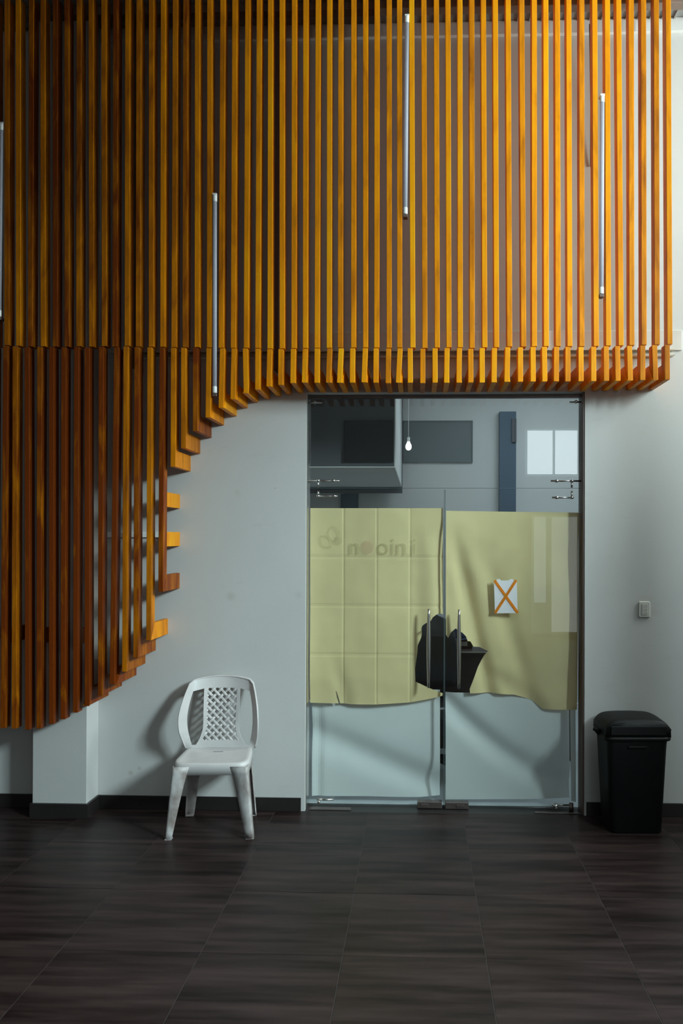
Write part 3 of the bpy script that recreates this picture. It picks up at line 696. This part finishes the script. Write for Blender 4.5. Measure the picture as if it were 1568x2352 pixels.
bm = BM(); loft(bm, [[(r*math.cos(t)*.095, r*math.sin(t)*.11 - (.035 if math.sin(t) < 0 else 0)*abs(math.sin(t)), z) for t in [2*PI*j/24 for j in range(24)]] for r, z in ((1.03,.0), (1.10,.003), (1.10,.008), (1.0,.014))]); obj('brim', bm, M['blue'], hm, True)

# ------------------------------------------------------------------ wall outlet
ou = tag(empty('wall_outlet', (1.428, WB, 1.306)), 'grubby white wall outlet plate above the black bin', 'outlet')
bm = BM(); loft(bm, [[(x, y, z) for x, z, _ in rrect(.036, .050, .009, 0, 4)] for y in (0, -.006)] + [[(x, -.009, z) for x, z, _ in rrect(.033, .047, .008, 0, 4)]]); obj('plate', bm, M['outlet'], ou)
for k, z in enumerate((.0235, 0, -.0235)):
    m_ = bbox('socket_module', (-.017, .017, -.0115, -.009, z - .0112, z + .0112), M['outlet2'], ou, .0012)
    for dx in (.012, .0):
        bm = BM(); tube(bm, [(dx, -.0122, z), (dx, -.0112, z)], .0022 if dx else .0012, 8); obj('socket_hole', bm, M['hole'], m_)

# ------------------------------------------------------------------ black bin
bn = tag(empty('waste_bin', (1.298, 5.010, 0), .04), 'tall black plastic bin with a domed swing lid by the wall', 'bin')
def ringz(hx, hy, r, z): return rrect(hx, hy, r, z, 5)
bm = BM(); loft(bm, [ringz(.150, .115, .035, 0), ringz(.155, .120, .035, .006), ringz(.180, .140, .038, .535), ringz(.182, .142, .038, .545), ringz(.180, .140, .036, .562)]); obj('bin_body', bm, M['black'], bn, True)
# lid: rim skirt, domed hood with sloping top
bm = BM(); loft(bm, [ringz(.184, .144, .04, .556), ringz(.199, .159, .045, .558), ringz(.200, .160, .045, .572), ringz(.195, .155, .045, .580)]); obj('lid_rim', bm, M['binlid'], bn, True)
bm = BM(); rings = []
def hood(x, s):          # profile height across x for depth station s (0 front .. 1 back)
    e = 1 - (abs(x)/.193)**3.0 * .36
    return e
NS = 12
for j in range(NS + 1):
    y = -.150 + .30*j/NS; s = j/NS
    top = .680 + .008*math.sin(PI*min(1, s*1.05)) - .03*max(0, (s - .90)/.10)**2 - .010*max(0, (.08 - s)/.08)
    row = []
    for k in range(25):
        x = -.193 + .386*k/24
        edge = (abs(x)/.193)
        h = .578 + (top - .578) * (1 - .10*edge**2 - .34*edge**8)
        row.append((x*(1 - .045*(h-.58)/.15), y*(1 - .02*(h-.58)/.15), h))
    base = [(x, y, .578) for x, _, _ in reversed(row)]
    base = [(-.193 + .386*k/24, y, .578) for k in range(24, -1, -1)]
    rings.append(row + base)
loft(bm, rings); obj('lid_hood', bm, M['binlid'], bn, True)
bm = box(BM(), -.165, .165, -.1570, -.1500, .592, .645); bev(bm, .006, 2); fl = obj('swing_flap', bm, M['binlid'], bn)
bm = box(BM(), -.06, .05, -.153, -.139, .515, .526); bev(bm, .003, 2); obj('lip', bm, M['binlid'], bn)
for s in (-1, 1):
    bm = BM(); tube(bm, [(s*.196, -.02, .572), (s*.212, -.02, .590), (s*.224, -.02, .598), (s*.232, -.02, .588)], [.016, .016, .014, .010], 10); obj('lid_clip', bm, M['binlid'], bn, True)

# ------------------------------------------------------------------ white plastic chair
chair = tag(empty('plastic_chair', (-1.224, 4.905, 0), .075), 'white moulded plastic chair with a woven lattice back by the wall', 'chair')
SH = .440
def seat_outline(g, z, dip=0):
    pts = []
    n = 40
    for k in range(n):
        t = 2*PI*k/n; c, s = math.cos(t), math.sin(t)
        e = 2/6.0
        x = math.copysign(abs(c)**e, c); y = math.copysign(abs(s)**e, s)
        hw = (.213 - .012*y) * g
        zz = z - dip*math.cos(PI/2*min(1, g*max(abs(x), abs(y)))) - (.006*(max(0, -y)*g)**4)
        pts.append((x*hw, y*.205*g - .005, zz))
    return pts
bm = BM()
loft(bm, [seat_outline(.02, SH, .010), seat_outline(.35, SH, .010), seat_outline(.65, SH, .010), seat_outline(.86, SH, .008), seat_outline(.95, SH + .002, 0.001), seat_outline(.985, SH - .004), seat_outline(1.0, SH - .014), seat_outline(1.014, SH - .064), seat_outline(.996, SH - .064), seat_outline(.978, SH - .020), seat_outline(.90, SH - .012), seat_outline(.4, SH - .016), seat_outline(.02, SH - .016)])
seat = obj('seat', bm, M['plastic'], chair, True)
bm = BM(); loft(bm, [[(x*.030, y - .0005, SH - .0075) for x, y in ((-1,.073),(1,.073),(1,.077),(-1,.077))], [(x*.030, y, SH - .0068) for x, y in ((-1,.073),(1,.073),(1,.077),(-1,.077))]]); obj('drain_slot', bm, M['hole'], seat)
def leg(xt, yt, xb, yb, fx_t, fy_t, fx_b, fy_b):
    """L-section leg lofted from seat to floor; (x,y) is the outer corner"""
    sx = 1 if xt > 0 else -1; sy = 1 if yt > 0 else -1
    rings = []
    N_ = 10
    for k in range(N_ + 1):
        s = k/N_; e = s**.8
        x = xt + (xb-xt)*s; y = yt + (yb-yt)*s; z = (SH - .022)*(1 - s)
        fx = fx_t + (fx_b-fx_t)*e; fy = fy_t + (fy_b-fy_t)*e; th = .0045; r = .014
        out = [(fx, 0)] + [(r - r*math.sin(a), r - r*math.cos(a)) for a in [PI/2*j/5 for j in range(6)]] + [(0, fy)]
        inn = [(th, fy)] + [(r - (r-th)*math.cos(a), r - (r-th)*math.sin(a)) for a in [PI/2*j/5 for j in range(6)]] + [(fx, th)]
        rings.append([(x - sx*u, y - sy*v, z) for u, v in out + inn])
    bm = BM(); loft(bm, rings)
    o = obj('leg', bm, M['plastic_dirty'], chair, True)
    # foot pad
    bm = box(BM(), min(xb, xb - sx*fx_b), max(xb, xb - sx*fx_b), min(yb, yb - sy*fy_b), max(yb, yb - sy*fy_b), 0, .004); bev(bm, .001, 1); obj('foot_pad', bm, M['plastic_dirty'], o)
leg(-.2175, -.2135, -.256, -.226, .098, .070, .040, .042)
leg(.2175, -.2135, .256, -.226, .098, .070, .046, .045)
leg(-.190, .198, -.222, .215, .080, .070, .050, .040)
leg(.190, .198, .222, .215, .080, .070, .050, .040)
# backrest: frame with two side openings, splat edges, woven lattice
def back3(x, z, off=0.0):
    s = (z - SH) / .43
    y = .165 + .062*s + .030*s*s - 1.35*x*x*(.30 + .70*min(1, max(0, s)*2.2)) - .034*min(1, max(0, s)*4)*max(0, (abs(x) - .165)/.06)**2 
    return (x, y + off, z)
def hwid(s):   # half width of the back over its height
    return .214 + .030*math.sin(PI*min(1, max(0, s)*.98)**.9) - .018*s**3
outer = []
ZB, ZT = SH - .005, .868
nn = 22
for k in range(nn + 1):
    s = k/nn; z = ZB + (.832 - ZB)*s
    outer.append((hwid(s), z))
for k in range(1, 16):
    t = k/16; x = hwid(1)*(1 - 2*t)
    xe = abs(x)/hwid(1)
    outer.append((x, .846 + .022*(1 - xe**2) - .004*(xe > .93)))
for k in range(nn, -1, -1):
    s = k/nn; z = ZB + (.832 - ZB)*s
    outer.append((-hwid(s), z))
def spl(z):     # half width of the splat
    s = (z - SH)/.37
    return .108 + .055*max(0, 1 - s*2.6)**2 + .006*s
holeR = []
z0h, z1h = SH + .014, .795
K = 16
for k in range(K + 1):
    z = z0h + (z1h - z0h)*k/K; holeR.append((spl(z), z))
for k in range(K, -1, -1):
    z = z0h + (z1h - .012 - z0h)*k/K; s = (z - ZB)/(.832 - ZB); holeR.append((hwid(s) - .042 + .006*s, z))
holeL = [(-x, z) for x, z in reversed(holeR)]
zl0, zl1 = SH + .040, .797
latI = lambda z: spl(z) - .021
lat = [(latI(zl0 + (zl1-zl0)*k/10), zl0 + (zl1-zl0)*k/10) for k in range(11)] + [(-latI(zl0 + (zl1-zl0)*k/10), zl0 + (zl1-zl0)*k/10) for k in range(10, -1, -1)]
bm = sheet(outer, [holeR, holeL, lat], frange(-.25, .25, 50), frange(ZB, ZT, 44), lambda x, z: back3(x, z), .009, .012)
back = obj('backrest', bm, M['plastic'], chair)
# rolled rim around the back
def rim(pts, closed=True):
    bm = BM(); P = [Vector(back3(x, z, .010)) for x, z in pts]
    n = len(P); rings = []
    for i, p in enumerate(P):
        a = P[(i-1) % n] if closed or i else P[i]; b = P[(i+1) % n] if closed or i < n-1 else P[i]
        t = (b - a).normalized(); nrm = Vector((0, 1, 0)); side = t.cross(nrm).normalized()
        rings.append([p + side*(.006*math.cos(u)) + nrm*(.020*math.sin(u) + .004) for u in [2*PI*j/8 for j in range(8)]])
    loft(bm, rings, True, True); return bm
o = obj('back_rim', rim(outer, False), M['plastic'], chair, True)
# lattice strips
bm = BM(); PIT = .0455; wv = .0074
def strip(d, c):
    """45 degree strip: points (x, z) with x - d*z' = c"""
    n = 200; seg = []
    for i in range(n + 1):
        z = zl0 - .004 + (zl1 + .008 - zl0)*i/n; x = c + d*(z - zl0)
        if abs(x) <= latI(z) + .006: seg.append((x, z))
        else:
            if len(seg) > 3: make(seg, d)
            seg = []
    if len(seg) > 3: make(seg, d)
def make(seg, d):
    t = Vector((d, 1)).normalized(); nn_ = Vector((-t.y, t.x))
    rows = []
    for (x, z) in seg[::3] + [seg[-1]]:
        ph = (z - zl0) / PIT * PI * 2
        off = .0042*math.sin(ph + (0 if d > 0 else PI)) + .003
        r = []
        for u, w_ in ((-1, .003), (-.55, -.0005), (.55, -.0005), (1, .003), (1, .0065), (-1, .0065)):
            r.append(bm.verts.new(back3(x + nn_.x*wv*u, z + nn_.y*wv*u, off + w_)))
        rows.append(r)
    for a, b in zip(rows, rows[1:]):
        for i in range(6):
            bm.faces.new((a[i], a[(i+1) % 6], b[(i+1) % 6], b[i]))
for k in range(-14, 15):
    strip(1, k*PIT); strip(-1, k*PIT + PIT/2)
lt = obj('lattice', bm, M['plastic'], chair)
lt['label'] = 'woven plastic lattice in the middle of the chair back'
